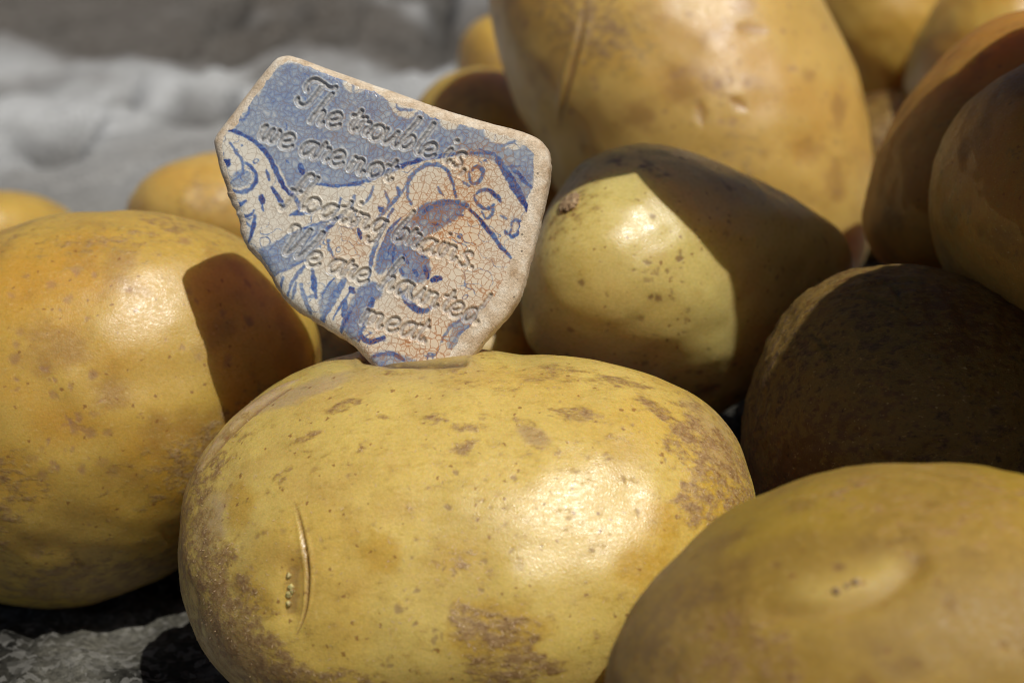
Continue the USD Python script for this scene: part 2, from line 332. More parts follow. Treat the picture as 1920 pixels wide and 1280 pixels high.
class Potato:
    def __init__(s, cx, cy, Z, cz, outline, kx=0.0, ky=0.0, nth=160, nph=100, seed=1, lump=.02, pw=1.0):
        o = np.asarray(outline, float) - [cx, cy]
        th = np.mod(np.arctan2(-o[:, 1], o[:, 0]), 2 * np.pi)
        r = np.hypot(*o.T)
        k = np.argsort(th)
        th, r = th[k], r[k]
        tt = np.r_[th - 2 * np.pi, th, th + 2 * np.pi]
        fine = np.linspace(0, 2 * np.pi, 720, endpoint=False)
        R = PchipInterpolator(tt, np.tile(r, 3))(fine)
        R = gaussian_filter1d(R, 6, mode='wrap')
        F = np.fft.rfft(R)
        F0 = F.copy()
        F0[3:] = 0
        F0[1] *= .5
        R0 = np.fft.irfft(F0, 720)
        ang = np.linspace(0, 2 * np.pi, nth, endpoint=False)
        Ra, R0a = np.interp(ang, fine, R, period=2 * np.pi), np.interp(ang, fine, R0, period=2 * np.pi)
        ph = np.linspace(0, np.pi, nph + 2)[1:-1]
        rho, dep = np.sin(ph) ** pw, np.cos(ph)
        w = rho[:, None] ** 3
        rr = rho[:, None] * (R0a[None] * (1 - w) + Ra[None] * w)
        x, y = rr * np.cos(ang), rr * np.sin(ang)
        d = np.repeat(dep[:, None], nth, 1)
        x, y, d = (np.r_[a.ravel(), 0, 0] for a in (x, y, d))
        d[-2:] = 1, -1
        m = Z / FPX
        s.size = float(R.mean() * m)
        c = np.stack([(cx - 960) * m + x * m, (640 - cy) * m + y * m, Z - cz * d], -1)
        c[:, 2] += kx * x * m + ky * y * m
        s.front = d
        n = nth * nph
        f = grid_faces(nph, nth, wrap=True)
        j = np.arange(nth)
        f = np.vstack([f, np.stack([np.full(nth, n), (j + 1) % nth, j], -1), np.stack([np.full(nth, n + 1), n - nth + j, n - nth + (j + 1) % nth], -1)])
        # y runs up while the angle runs counter-clockwise as the camera sees it: make the faces point outwards
        s.f = f
        s.c0 = np.array([(cx - 960) * m, (640 - cy) * m, Z])
        s.v = to_world(c)
        s.center = to_world(s.c0)
        t = trimesh.Trimesh(s.v, f, process=False)
        if t.volume < 0:
            s.f = f[:, ::-1]
        s.seed = seed
        s.normals()
        l = s.local = s.v - s.center
        s.v = s.v + s.n * ((fbm(l / s.size * 1.5 + seed, 2, seed) - .5) * 2 * lump * s.size + (fbm(l / s.size * 4.5 + seed, 2, seed + 50) - .5) * .030 * s.size)[:, None]
        s.rand = np.random.default_rng(seed)

    def normals(s):
        v, f = s.v, s.f
        n = np.zeros_like(v)
        fn = np.cross(v[f[:, 1]] - v[f[:, 0]], v[f[:, 2]] - v[f[:, 0]])
        for k in range(3):
            for a in range(3):
                n[:, a] += np.bincount(f[:, k], fn[:, a], len(v))
        s.n = n / np.maximum(np.linalg.norm(n, axis=1, keepdims=True), 1e-20)

    def px(s):
        """photo pixel of each vertex at build time (features of the skin are measured on the photograph)"""
        q = s.v - EYE
        z = q @ FWD
        return np.stack([960 + FPX * (q @ RIGHT) / z, 640 - FPX * (q @ UP) / z], -1)

    def paint(s, tone, scurf=.35, spots=60, stretch=(1, 1, 1), warm=.5, mottle=.25, detail=3, spot_px=(.0003, .0007), dark=1.0, spot_col=(.20, .11, .045)):
        s.spot_col = spot_col
        smooth, warmc, sc = (np.array(a) for a in TONES[tone])
        l, sd = s.local, s.seed * 17
        N = len(l)
        c = np.tile(smooth, (N, 1)) * (.9 + .2 * fbm(l * 90, 2, sd))[:, None]
        c = mixc(c, warmc, sstep(.48, .66, fbm(l * 55, 3, sd + 3)) * warm)
        c = mixc(c, np.array([.30, .15, .035]) * smooth[1] / .34, sstep(.50, .74, fbm(l * 150, 4, sd + 21)) * mottle)
        mask = fbm(l * 45, 2, sd + 5)
        s.scurf = np.clip((mask - .5) * 2.2 + (scurf - .36) * 1.6, -.25, .55)
        s.c, s.sc_col = c, sc
        s.spot = np.zeros(N)
        if spots:
            k = s.rand.choice(N, spots)
            rad = s.rand.uniform(*spot_px, spots) * s.rand.uniform(.5, 1.3, spots)
            jit = l + (np.stack([fbm(l * 900, 2, sd + a) for a in (11, 12, 13)], -1) - .5) * .0011
            dd, ii = cKDTree(l[k]).query(jit, distance_upper_bound=.004)
            ok = np.isfinite(dd)
            s.spot[ok] = sstep(1.15, .55, dd[ok] / rad[ii[ok]]) * s.rand.uniform(.45, 1.0, spots)[ii[ok]]
        s.dark = dark
        s.extra_rough = np.zeros(N)

    def finish(s, smooth_rough=.40):
        c = mixc(s.c, np.array(s.spot_col), s.spot * .75 * s.dark)
        s.v = s.v + s.n * (np.clip(s.scurf, 0, 1) * .00004 - s.spot * .00004)[:, None]
        s.col = c
        s.rough = np.clip(smooth_rough + .15 * s.spot + s.extra_rough, 0, 1)

    def groove(s, pts, half, depth, ridge=0.0, side=0, colour=None, front=-.1, taper=True):
        """a crease: pushed in along a line measured on the photograph, with a raised lip"""
        P = s.px()
        d, t = near_poly(P, spline(pts), half * 5)
        d = np.where(s.front > front, d, 1e9)
        tp = np.sin(np.pi * np.clip(t, .02, .98)) ** .5 if taper else 1.0
        d = d / tp
        g = np.exp(-(d / half) ** 2)
        lip = np.exp(-((d - 2.0 * half) / (1.1 * half)) ** 2)
        s.v = s.v + s.n * ((-depth * g + ridge * lip) * tp)[:, None]
        if colour is not None:
            s.c = mixc(s.c, colour, np.clip(g * 1.1, 0, 1) * .85)
        return g, lip


def place(p, label, mat=None, parts=False, name='potato', group='potatoes heaped on the stone', category='potato'):
    loc = np.array([p.center[0], p.center[1], p.v[:, 2].min()])
    mat = mat if mat is not None else M_SKIN
    if parts:
        x = thing(name, label, category, group, loc)
        put('skin', p.v, p.f, mat, x, loc, p.col, {'rough': p.rough, 'scurf': p.scurf})
        return x, loc
    m = put(name, p.v, p.f, mat, None, loc, p.col, {'rough': p.rough, 'scurf': p.scurf})
    tag(m, label, category, group)
    return m, loc


REPORT = []

# --- the potato that carries the shard
OUT1 = [(328, 980), (333, 1060), (350, 1140), (390, 1215), (450, 1275), (540, 1322), (700, 1352), (880, 1352), (1040, 1325), (1160, 1270), (1270, 1180), (1360, 1070), (1400, 980), (1407, 910),
        (1388, 840), (1345, 775), (1275, 725), (1185, 694), (1080, 673), (960, 661), (820, 655), (700, 659), (620, 671), (540, 700), (470, 738), (410, 797), (360, 872), (336, 925)]
P1 = Potato(868, 1000, .2345, .0265, OUT1, kx=-.12, ky=.32, nth=860, nph=400, seed=2, lump=.008, pw=.92)
P1.paint('yellow', scurf=.40, spots=620, warm=.4, spot_px=(.00014, .00052), spot_col=(.25, .15, .06))
uv = P1.px()
fr = P1.front > -.15
l = P1.local
n_mid, n_fine = fbm(l * 260, 4, 91), fbm(l * np.array([.5, 1, 1]) * 700, 3, 93)


def blob(cx, cy, rx, ry, ang=0.0, wob=.9):
    a = math.radians(ang)
    dx, dy = uv[:, 0] - cx, uv[:, 1] - cy
    X, Y = (dx * math.cos(a) + dy * math.sin(a)) / rx, (-dx * math.sin(a) + dy * math.cos(a)) / ry
    r = np.hypot(X, Y) + (n_mid - .5) * wob * 1.6 + (n_fine - .5) * .8
    return np.where(fr, sstep(1.35, .55, r), 0)


# smooth clear areas, then the scurf patches, the left ones deepened by painted shade
clear = np.maximum(blob(900, 900, 420, 170, 0, .3), blob(620, 980, 160, 160, 0, .3))
P1.scurf = P1.scurf * (1 - .7 * clear) - .06 * clear
for b in [(990, 800, 34, 12, 20), (1020, 832, 38, 12, 30), (880, 812, 34, 18, 30), (870, 835, 22, 18, 0), (815, 785, 34, 10, -8), (925, 828, 24, 14, -10), (1055, 770, 30, 10, 10), (1105, 780, 40, 12, 15),
          (1150, 820, 26, 10, -15), (1140, 855, 18, 16, 0), (1170, 900, 9, 26, -15), (1110, 1030, 16, 22, 0), (870, 1060, 16, 9, 20), (730, 700, 50, 9, 0), (820, 690, 60, 8, 5), (930, 690, 45, 8, 0), (1090, 715, 40, 7, 5),
          (680, 840, 12, 22, 20), (720, 780, 15, 7, 10), (1045, 690, 40, 6, 3), (600, 860, 40, 10, -30), (570, 820, 50, 10, -25), (650, 760, 40, 10, -20), (540, 880, 30, 10, -40)]:
    P1.scurf = np.maximum(P1.scurf, blob(*b, 1.7) * .52 - .12)
for b in [(1320, 850, 60, 105, -28), (1375, 900, 40, 90, -10), (1260, 790, 34, 16, 30), (1240, 770, 60, 12, 32), (1300, 950, 45, 60, 0), (1180, 720, 60, 10, 14), (945, 1195, 75, 45, -5), (905, 1180, 60, 32, 15), (870, 1160, 30, 22, 0), (960, 1245, 90, 45, 0),
          (450, 1190, 110, 70, 35), (400, 1090, 50, 130, -8), (360, 1000, 35, 150, 0), (620, 1290, 160, 45, 5), (460, 1120, 55, 50, 45), (500, 1250, 120, 50, 25), (800, 1320, 200, 40, 0)]:
    P1.scurf = np.maximum(P1.scurf, blob(*b, .8) * .62 - .05)
for b in [(700, 1035, 42, 48, 0), (445, 955, 26, 50, 10), (1245, 985, 34, 45, 0), (1190, 1060, 40, 50, 20), (480, 1110, 30, 60, -30), (940, 1190, 95, 55, 0), (1330, 930, 60, 90, 0)]:
    P1.c = mixc(P1.c, (.45, .255, .022), blob(*b, 1.0) * .6)
for b in [(400, 980, 32, 60, 0), (360, 860, 24, 90, 25), (1000, 815, 30, 14, 20), (420, 1220, 70, 60, 30), (560, 735, 120, 16, -18), (1340, 830, 40, 80, -30)]:
    P1.c = mixc(P1.c, (.37, .25, .14), blob(*b, 1.0) * .7)
P1.c = mixc(P1.c, (.16, .10, .055), blob(420, 1130, 70, 120, -25, 1.1) * .55 * sstep(.4, .6, n_mid))  # dark left end: part scurf, part shade put into the colour
g, lip = P1.groove([(552, 938), (566, 990), (576, 1060), (574, 1130), (556, 1188)], 3.2, .00045, .00022, colour=(.20, .11, .04))
# a second faint line beside the crease and the scar ridge at the upper left
g2, lip2 = P1.groove([(560, 712), (500, 745), (440, 795), (395, 850), (365, 905)], 7, -.0004, 0, colour=(.46, .31, .19))
P1.groove([(545, 728), (490, 762), (430, 815), (385, 875)], 4, .0005, 0, colour=(.22, .13, .06))
P1.scurf = np.maximum(P1.scurf, g2 * .3)
# the shallow dish round the eye, and the lifted skin at the slit
d, t = near_poly(P1.px(), [(545, 1070), (542, 1140)], 90)
P1.v -= P1.n * (np.where(P1.front > 0, np.exp(-(d / 26) ** 2), 0) * .0007)[:, None]
P1.c = mixc(P1.c, (.30, .18, .05), np.where(P1.front > 0, sstep(13, 6, d + (n_fine - .5) * 18), 0) * .7)
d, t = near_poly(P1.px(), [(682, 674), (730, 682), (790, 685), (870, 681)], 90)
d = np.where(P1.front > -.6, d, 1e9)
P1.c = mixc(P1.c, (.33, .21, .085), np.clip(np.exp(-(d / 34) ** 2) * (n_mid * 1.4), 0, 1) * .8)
P1.c = mixc(P1.c, (.09, .05, .02), np.exp(-(d / 6) ** 2) * .9)  # contact shade of the slit painted along the line
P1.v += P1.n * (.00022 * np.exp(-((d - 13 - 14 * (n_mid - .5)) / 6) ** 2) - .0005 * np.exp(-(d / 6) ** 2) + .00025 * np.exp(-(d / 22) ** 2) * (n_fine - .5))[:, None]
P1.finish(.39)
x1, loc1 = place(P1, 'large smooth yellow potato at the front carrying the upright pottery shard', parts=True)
REPORT.append(('P1', P1))


def build_flakes(P, count, seed, parent, loc, weight):
    """tiny curled flakes of loose skin"""
    r = np.random.default_rng(seed)
    P.normals()
    w = weight / weight.sum()
    idx = r.choice(len(P.v), count, p=w)
    V, F = [], []
    for i in idx:
        n = P.n[i]
        a = np.cross(n, r.normal(size=3))
        a /= np.linalg.norm(a)
        b = np.cross(n, a)
        L, W, up = r.uniform(.00008, .00028) * r.uniform(.6, 1.3), r.uniform(.00003, .00007), r.uniform(.0, .00012)
        base = P.v[i] + n * .00002
        k = len(V) * 0 + sum(len(q) for q in V)
        pts = []
        for t, hgt, ww in ((-1, 0, .5), (-.2, .25, 1.0), (.5, .6, .8), (1, 1.0, .25)):
            for sgn in (-1, 1):
                pts.append(base + a * L * t + n * up * hgt + b * W * ww * sgn)
        V.append(np.array(pts))
        for q in range(3):
            o = k + 2 * q
            F += [[o, o + 1, o + 3], [o, o + 3, o + 2]]
    tag(put('skin_flakes', np.vstack(V), np.array(F), M_FLAKE, parent, loc, normals=False), kind='stuff')


vis = np.clip(P1.front + .35, 0, 1) * (.12 + P1.scurf + 1.5 * sstep(560, 380, uv[:, 0]))
build_flakes(P1, 2000, 5, x1, loc1, vis)
rs = np.random.default_rng(8)


def on_surface(P, u, v):
    q = P.px() - [u, v]
    k = np.where(P.front > 0, np.hypot(*q.T), 1e9).argmin()
    return P.v[k], P.n[k]


for (u, v, r) in [(541, 1078, .00042), (545, 1100, .00045), (541, 1113, .00052), (548, 1108, .0004), (543, 1130, .00045)]:
    b = trimesh.creation.icosphere(3, r)
    bv = np.array(b.vertices)
    bv = bv * (1 + .7 * (fbm(bv * 2200 + v, 2, 3) - .5)[:, None]) * .9
    c, n = on_surface(P1, u, v)
    put('eye_bud', bv + c + n * r * .05, b.faces, M_BUD, x1, loc1)
# a curl of torn skin where the shard goes in
c, n = on_surface(P1, 690, 668)
tt = np.linspace(0, 1, 9)
curl = np.vstack([[c + RIGHT * (-.0004 + .0015 * a) + UP * (-.0001 + .0006 * math.sin(a * 2.9)) - FWD * (.0003 + .0004 * s) for s in (-1, 1)] for a in tt])
put('torn_skin', curl, grid_faces(9, 2), M_FLAKE, x1, loc1)

# --- the other potatoes
SPEC = [
    # key, cx, cy, Z, cz, kx, ky, nth, nph, seed, tone, scurf, spots, warm, mat, outline
    ('P2', 1700, 1240, .190, .027, .0, .10, 340, 200, 3, 'olive', .34, 110, .6, 2,
     [(1130, 1290), (1150, 1210), (1190, 1140), (1250, 1070), (1320, 1005), (1400, 955), (1500, 912), (1600, 885), (1720, 874), (1840, 880), (1960, 905), (2120, 980), (2220, 1100), (2260, 1250), (2220, 1450), (2080, 1600), (1800, 1680), (1480, 1660), (1260, 1560), (1150, 1420)]),
    ('P3', 215, 770, .280, .030, .05, -.13, 360, 220, 4, 'deep', .40, 330, .8, 0,
     [(-215, 760), (-190, 600), (-110, 495), (0, 447), (100, 412), (190, 398), (290, 400), (370, 412), (440, 435), (510, 485), (560, 545), (592, 605), (600, 660), (575, 770), (500, 900), (420, 990), (330, 1062), (240, 1110), (130, 1138), (20, 1138), (-80, 1100), (-160, 1010), (-205, 890)]),
    ('P4', 1200, 530, .292, .030,   .30, -.12, 360, 220, 5, 'cream', .27, 330, .35, 0,
     [(978, 590), (985, 510), (1005, 440), (1040, 370), (1095, 308), (1150, 283), (1210, 275), (1290, 288), (1370, 318), (1450, 352), (1530, 388), (1600, 435), (1625, 500), (1590, 590), (1500, 680), (1420, 740), (1340, 785), (1270, 770), (1180, 745), (1090, 715), (1020, 675), (990, 640)]),
    ('P5', 1720, 790, .258, .030, .1, .15, 300, 180, 6, 'shaded_russet', .60, 60, .4, 1,
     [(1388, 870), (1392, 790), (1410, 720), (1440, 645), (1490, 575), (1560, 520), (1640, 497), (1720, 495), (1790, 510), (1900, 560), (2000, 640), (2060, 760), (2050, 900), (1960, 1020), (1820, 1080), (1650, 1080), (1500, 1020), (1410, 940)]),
    ('P6', 1300, 210, .372, .036, .0, .10, 320, 200, 7, 'peach', .34, 200, .5, 0,
     [(905, -120), (916, -20), (925, 60), (945, 130), (975, 210), (1010, 285), (1045, 360), (1090, 450), (1150, 530), (1250, 600), (1370, 630), (1500, 600), (1590, 520), (1625, 440), (1633, 360), (1626, 250), (1600, 130), (1560, 40), (1510, -60), (1420, -160), (1270, -215), (1080, -210), (960, -180)]),
    ('P7', 1640, 40, .470, .032, .0, .0, 180, 110, 8, 'deep', .25, 40, .3, 0,
     [(1470, 20), (1490, 120), (1550, 210), (1640, 260), (1720, 220), (1780, 110), (1790, -30), (1720, -150), (1620, -190), (1520, -140)]),
    ('P8', 1860, 90, .420, .030, .0, .0, 180, 110, 9, 'deep', .25, 40, .8, 0,
     [(1705, 160), (1715, 90), (1745, 28), (1800, -40), (1880, -80), (1980, -70), (2050, 40), (2020, 190), (1920, 280), (1800, 290), (1730, 240)]),
    ('P9', 1850, 290, .305, .030, .15, .1, 280, 170, 10, 'shaded_tan', .40, 60, .4, 2,
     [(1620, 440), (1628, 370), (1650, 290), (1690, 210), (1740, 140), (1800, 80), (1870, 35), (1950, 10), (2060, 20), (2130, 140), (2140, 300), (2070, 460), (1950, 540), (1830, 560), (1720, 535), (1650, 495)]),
    ('P10', 1940, 385, .262, .028, .1, .1, 260, 160, 11, 'shaded_tan', .32, 60, .5, 2,
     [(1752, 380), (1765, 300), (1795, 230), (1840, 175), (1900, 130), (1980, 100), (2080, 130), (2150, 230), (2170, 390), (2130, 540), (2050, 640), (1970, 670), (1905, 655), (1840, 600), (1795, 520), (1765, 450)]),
    ('P11', 900, 280, .425, .028, .0, .1, 180, 110, 12, 'deep', .3, 30, .4, 0,
     [(768, 250), (785, 190), (830, 148), (890, 130), (950, 137), (1010, 180), (1045, 270), (1035, 370), (970, 450), (880, 460), (800, 400), (772, 320)]),
    ('P12', 950, 140, .500, .026, .0, .0, 160, 100, 13, 'deep', .25, 30, .4, 0,
     [(858, 125), (866, 75), (890, 48), (930, 32), (1000, 40), (1050, 100), (1050, 200), (1000, 280), (920, 280), (870, 210)]),
    ('P13', 415, 410, .405, .028, .0, .0, 200, 120, 14, 'peach', .25, 30, .6, 0,
     [(243, 390), (265, 355), (310, 320), (370, 297), (430, 288), (520, 308), (585, 370), (595, 450), (530, 520), (410, 535), (290, 500), (250, 440)]),
    ('P14', 0, 445, .425, .028, .0, .0, 180, 110, 15, 'deep', .22, 30, .6, 0,
     [(-160, 445), (-125, 392), (-60, 366), (5, 359), (65, 367), (120, 392), (152, 440), (130, 505), (20, 532), (-90, 522)]),
    ('P15', 900, 660, .318, .026, .0, .0, 160, 100, 16, 'peach', .36, 30, .6, 0,
     [(775, 650), (800, 580), (860, 530), (930, 520), (1010, 560), (1060, 650), (1030, 740), (950, 790), (850, 790), (790, 740)]),
    ('P16', 1670, 330, .445, .030, .0, .0, 160, 100, 17, 'shaded_russet', .36, 30, .6, 0,  # filler potato, its dark tone stands in for the shade of the gap
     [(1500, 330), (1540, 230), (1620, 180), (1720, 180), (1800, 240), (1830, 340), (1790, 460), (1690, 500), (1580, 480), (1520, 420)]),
    ('P18', 690, 590, .365, .026, .0, .0, 140, 90, 19, 'shaded_russet', .36, 20, .6, 0,  # added to darken the gap, where only shade belongs
     [(555, 600), (575, 530), (640, 480), (720, 480), (800, 530), (820, 610), (780, 700), (690, 730), (600, 700)]),
    ('P17', 1010, 420, .415, .028, .0, .0, 160, 100, 18, 'shaded_tan', .36, 30, .6, 0,
     [(880, 420), (910, 340), (980, 300), (1060, 310), (1130, 370), (1140, 470), (1080, 550), (980, 560), (910, 520)]),
]
LABEL = {
    'P2': 'large dull olive yellow potato in the right foreground with one pale eye',
    'P3': 'large golden potato on the left with the shadow of the shard on it',
    'P4': 'yellow potato behind the shard with a corky stem scar and a sharp shadow edge',
    'P5': 'dark brown rough skinned potato in the shade behind the right foreground potato',
    'P6': 'tall peach yellow potato standing behind the others with a long vertical crease',
    'P7': 'bright yellow potato half hidden behind the right side of the tall creased potato',
    'P8': 'orange brown potato in the top right corner behind the shaded ones',
    'P9': 'shaded brown potato on the right with a thin sunlit upper rim',
    'P10': 'shaded tan potato cut by the right edge above the dark rough one',
    'P11': 'small potato half in shadow behind the top edge of the shard',
    'P12': 'small yellow potato farthest back beside the tall creased potato',
    'P13': 'small peach coloured potato at the back between the golden potato and the shard',
    'P14': 'golden potato far back at the left edge, only its top showing',
    'P15': 'brownish potato low down in the gap beneath the shard',
    'P18': 'added potato coloured dark to fill the shaded gap under the lower left edge of the shard',
    'P16': 'added potato coloured dark to fill the shaded gap between the tall creased potato and the shaded rim',
    'P17': 'brown potato glimpsed between the right edge of the shard and the tall creased potato',
}
ALL = {'P1': P1}
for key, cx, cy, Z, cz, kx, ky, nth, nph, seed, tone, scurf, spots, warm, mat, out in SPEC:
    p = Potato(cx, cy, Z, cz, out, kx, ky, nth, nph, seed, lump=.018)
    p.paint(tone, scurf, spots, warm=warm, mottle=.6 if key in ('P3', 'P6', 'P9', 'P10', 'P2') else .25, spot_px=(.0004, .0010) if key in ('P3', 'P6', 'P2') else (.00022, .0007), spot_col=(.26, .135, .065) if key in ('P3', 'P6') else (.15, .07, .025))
    ALL[key] = p
    parts = key in ('P2', 'P4')
    if key == 'P2':
        q = p.px()
        d, _ = near_poly(q, spline([(1440, 1150), (1540, 1150), (1640, 1120), (1720, 1060)]), 120)
        p.v -= p.n * (np.exp(-(d / 20) ** 2) * .0005)[:, None]
        d2, _ = near_poly(q, spline([(1520, 1120), (1590, 1105), (1660, 1070)]), 120)
        p.v += p.n * (np.exp(-(d2 / 34) ** 2) * .0004)[:, None]
        p.c = mixc(p.c, (.46, .32, .085), np.exp(-(d2 / 42) ** 2) * .75)
        p.c = mixc(p.c, (.22, .135, .06), sstep(1420, 1200, q[:, 0]) * .75)  # left side browned to stand in for its shade
    if key == 'P4':
        q = p.px()
        d, _ = near_poly(q, [(1150, 302), (1200, 308), (1245, 325)], 60)
        p.c = mixc(p.c, (.12, .06, .025), np.exp(-(d / 13) ** 2) * sstep(.42, .6, fbm(p.local * 400, 3, 71)) * .9)
        d, _ = near_poly(q, [(1010, 655), (1330, 770)], 80)
        p.c = mixc(p.c, (.5, .28, .05), np.exp(-(d / 60) ** 2) * .6)
        p.groove([(1300, 740), (1330, 735), (1350, 722)], 10, .0004, 0, colour=(.30, .15, .07))
    if key == 'P5':
        for k_, lp in enumerate([[(1480, 610), (1540, 640), (1560, 690)], [(1560, 560), (1640, 560), (1700, 590)], [(1470, 680), (1500, 640)], [(1640, 520), (1680, 545), (1690, 580)], [(1520, 660), (1560, 640)], [(1600, 545), (1660, 530), (1740, 530)]]):
            p.groove(lp, 4, .0004, .0002, colour=(.06, .035, .02))
        p.v += p.n * ((fbm(p.local * 500, 3, 77) - .5) * .0009)[:, None]
        p.groove([(1425, 800), (1428, 825)], 8, .0004, .0003, colour=(.05, .03, .02))
    if key == 'P6':
        p.groove([(1100, -20), (1085, 80), (1065, 160), (1050, 240)], 5, .0006, .0005, colour=(.27, .14, .045))
        p.groove([(1310, 190), (1318, 235)], 11, .0004, 0, colour=(.36, .20, .06))
        p.groove([(1370, 185), (1400, 205)], 11, .0004, 0, colour=(.36, .20, .06))
        p.groove([(1380, 50), (1440, 60)], 12, .0004, 0, colour=(.36, .20, .06))
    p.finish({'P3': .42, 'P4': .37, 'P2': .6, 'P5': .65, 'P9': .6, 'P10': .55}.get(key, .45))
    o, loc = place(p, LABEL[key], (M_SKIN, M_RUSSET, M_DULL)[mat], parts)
    REPORT.append((key, p))
    if key == 'P4':
        c, n = on_surface(p, 1068, 382)
        b = trimesh.creation.icosphere(4, 1.0)
        d = np.array(b.vertices)
        bv = d * (1 + .7 * (fbm(d * 4, 3, 5) - .5))[:, None] * .0019
        bv -= n[None, :] * (bv @ n)[:, None] * .62
        put('stem_scar', bv + c + n * .0001, b.faces, M_CORK, o, loc)
    if key == 'P2':
        for (u, v, r) in [(1568, 1104, .0004), (1588, 1098, .0003), (1606, 1090, .0004)]:
            c, n = on_surface(p, u, v)
            b = trimesh.creation.icosphere(3, r)
            put('eye_bud', np.array(b.vertices) * (1 + .3 * (fbm(np.array(b.vertices) * 2500, 2, 9) - .5)[:, None]) + c, b.faces, M_CORK, o, loc)

# --- unseen potatoes added right of the view to carry and shade the ones in it
ADDED_HEAP = [(.135, .165, .026), (.115, .225, .026), (.180, .190, .026), (.160, .250, .026), (.225, .22, .026), (.120, .295, .026), (.175, .315, .026)]
ADDED_HEAP2 = [(.108, .196, .064), (.165, .205, .066), (.125, .250, .064), (.195, .250, .066)]
ADDED_HEAP3 = [(.0910, .193, .1064, .030), (.108, .238, .108), (.150, .205, .106), (.155, .262, .104)]
ADDED_HEAP4 = [(.0895, .2265, .169, .026), (.0404, .2527, .1525, .026), (.1196, .2395, .131, .030), (.150, .225, .150), (.055, .247, .116, .018)]
for k, (x, y, z, *rad) in enumerate(ADDED_HEAP + ADDED_HEAP2 + ADDED_HEAP3 + ADDED_HEAP4):
    r = np.random.default_rng(100 + k)
    d = trimesh.creation.icosphere(5, 1.0)
    dv = np.array(d.vertices)
    v = dv * (np.array([1.05, 1.0, .98]) * rad[0] if rad else np.array([.034, .029, .027])) * (1 + .14 * (fbm(dv * 1.3 + k * 3, 2, k) - .5))[:, None]
    a = r.uniform(0, np.pi)
    R = np.array([[math.cos(a), -math.sin(a), 0], [math.sin(a), math.cos(a), 0], [0, 0, 1]])
    v = v @ R.T
    col = np.tile(np.array(TONES['tan'][0]), (len(v), 1)) * (.8 + .4 * fbm(v * 80, 2, k))[:, None]
    loc = np.array([x, y, z + v[:, 2].min()])
    m = put('potato', v + [x, y, z], d.faces, M_SKIN, None, loc, col, {'rough': np.full(len(v), .5), 'scurf': np.full(len(v), .15)})
    tag(m, 'unseen potato added beyond the right edge to shade the heap', 'potato', 'unseen potatoes added beyond the right edge for shade')

# ------------------------------------------------------------------ the pottery shard
SH_Z = .2364
SH_C = px3(720, 390, SH_Z)
yaw, tilt = math.radians(-5), math.radians(4)
NX = np.array([math.cos(yaw), 0, math.sin(yaw)])                       # right along the face, camera frame (x right, y up, z depth)
NY = np.array([0, math.cos(tilt), math.sin(tilt)])
NY = NY - NX * (NX @ NY)
NY /= np.linalg.norm(NY)
NN = np.cross(NX, NY)
NN = NN if NN[2] < 0 else -NN                                         # out of the face, towards the camera
THICK = .0058


def face_xy(P):
    """photo pixels -> metres on the plane of the face"""
    P = np.atleast_2d(np.asarray(P, float))
    d = np.stack([(P[:, 0] - 960) / FPX, (640 - P[:, 1]) / FPX, np.ones(len(P))], -1)
    t = (SH_C @ NN) / (d @ NN)
    q = d * t[:, None] - SH_C
    return np.stack([q @ NX, q @ NY], -1)


OUTS = [(396, 262), (402, 248), (420, 225), (455, 178), (500, 122), (515, 106), (535, 100), (556, 105), (600, 121), (680, 149), (760, 177), (840, 205), (920, 228), (985, 246), (1012, 260), (1028, 282), (1031, 310), (1022, 370), (1008, 430), (990, 500), (975, 550), (955, 585),
        (915, 630), (880, 672), (850, 705), (810, 742), (760, 750), (725, 725), (690, 680), (660, 648), (610, 616), (560, 585), (530, 560), (505, 520), (478, 482), (458, 462), (448, 440), (446, 418), (432, 385), (415, 340), (404, 300)]
NA = 1000
oc = np.asarray(OUTS, float)
oc = np.vstack([oc, oc[:1]])
seg = np.r_[0, np.cumsum(np.hypot(*np.diff(oc, axis=0).T))]
oc = PchipInterpolator(seg, oc)(np.linspace(0, seg[-1], 4000, endpoint=False))
cen = np.array([730., 400.])
ang_o = np.unwrap(np.arctan2(oc[:, 1] - cen[1], oc[:, 0] - cen[0]))
rad_o = np.hypot(*(oc - cen).T)
# equal arc steps keep the rim even
B = oc[np.linspace(0, 4000, NA, endpoint=False).astype(int)]
B = np.stack([gaussian_filter1d(B[:, k], 1.5, mode='wrap') for k in (0, 1)], -1)
u_ = np.arange(NA) / NA
rough_edge = (meshkit.fbm(np.stack([B[:, 0] / 14, B[:, 1] / 14, B[:, 0] * 0], -1), 3, 5) - .5)
left = sstep(560, 430, B[:, 0]) * sstep(280, 330, B[:, 1]) + sstep(720, 500, B[:, 0]) * sstep(500, 560, B[:, 1])
dirv = B - cen
Rb = np.hypot(*dirv.T)
dirv = dirv / Rb[:, None]
Rb = Rb + rough_edge * (1.5 + 5 * np.clip(left, 0, 1))
# width of bare clay round the glaze (pixels)
wclay = np.interp(np.arctan2(dirv[:, 1], dirv[:, 0]), np.radians([-180, -150, -125, -90, -40, -25, -5, 20, 45, 60, 100, 125, 150, 170, 180]),
                  [16, 22, 18, 20, 24, 30, 30, 34, 42, 40, 10, 8, 8, 12, 16])
wclay = np.clip(wclay + rough_edge * 14, 4, 60)
Rg = Rb - wclay
NG, NB = 210, 22
ring = [cen[None] + dirv * (Rg * s)[:, None] for s in np.linspace(.004, 1, NG)]
ring += [cen[None] + dirv * (Rg + (Rb - Rg) * s)[:, None] for s in np.linspace(0, 1, NB + 1)[1:]]
G = np.concatenate(ring)                                        # (NG+NB)*NA pixel positions of the front
XY = face_xy(G)
edge = np.concatenate([Rb - np.hypot(*(r - cen).T) for r in ring]) * SH_Z / FPX
RND = .0021
e = np.clip(edge, 0, RND)
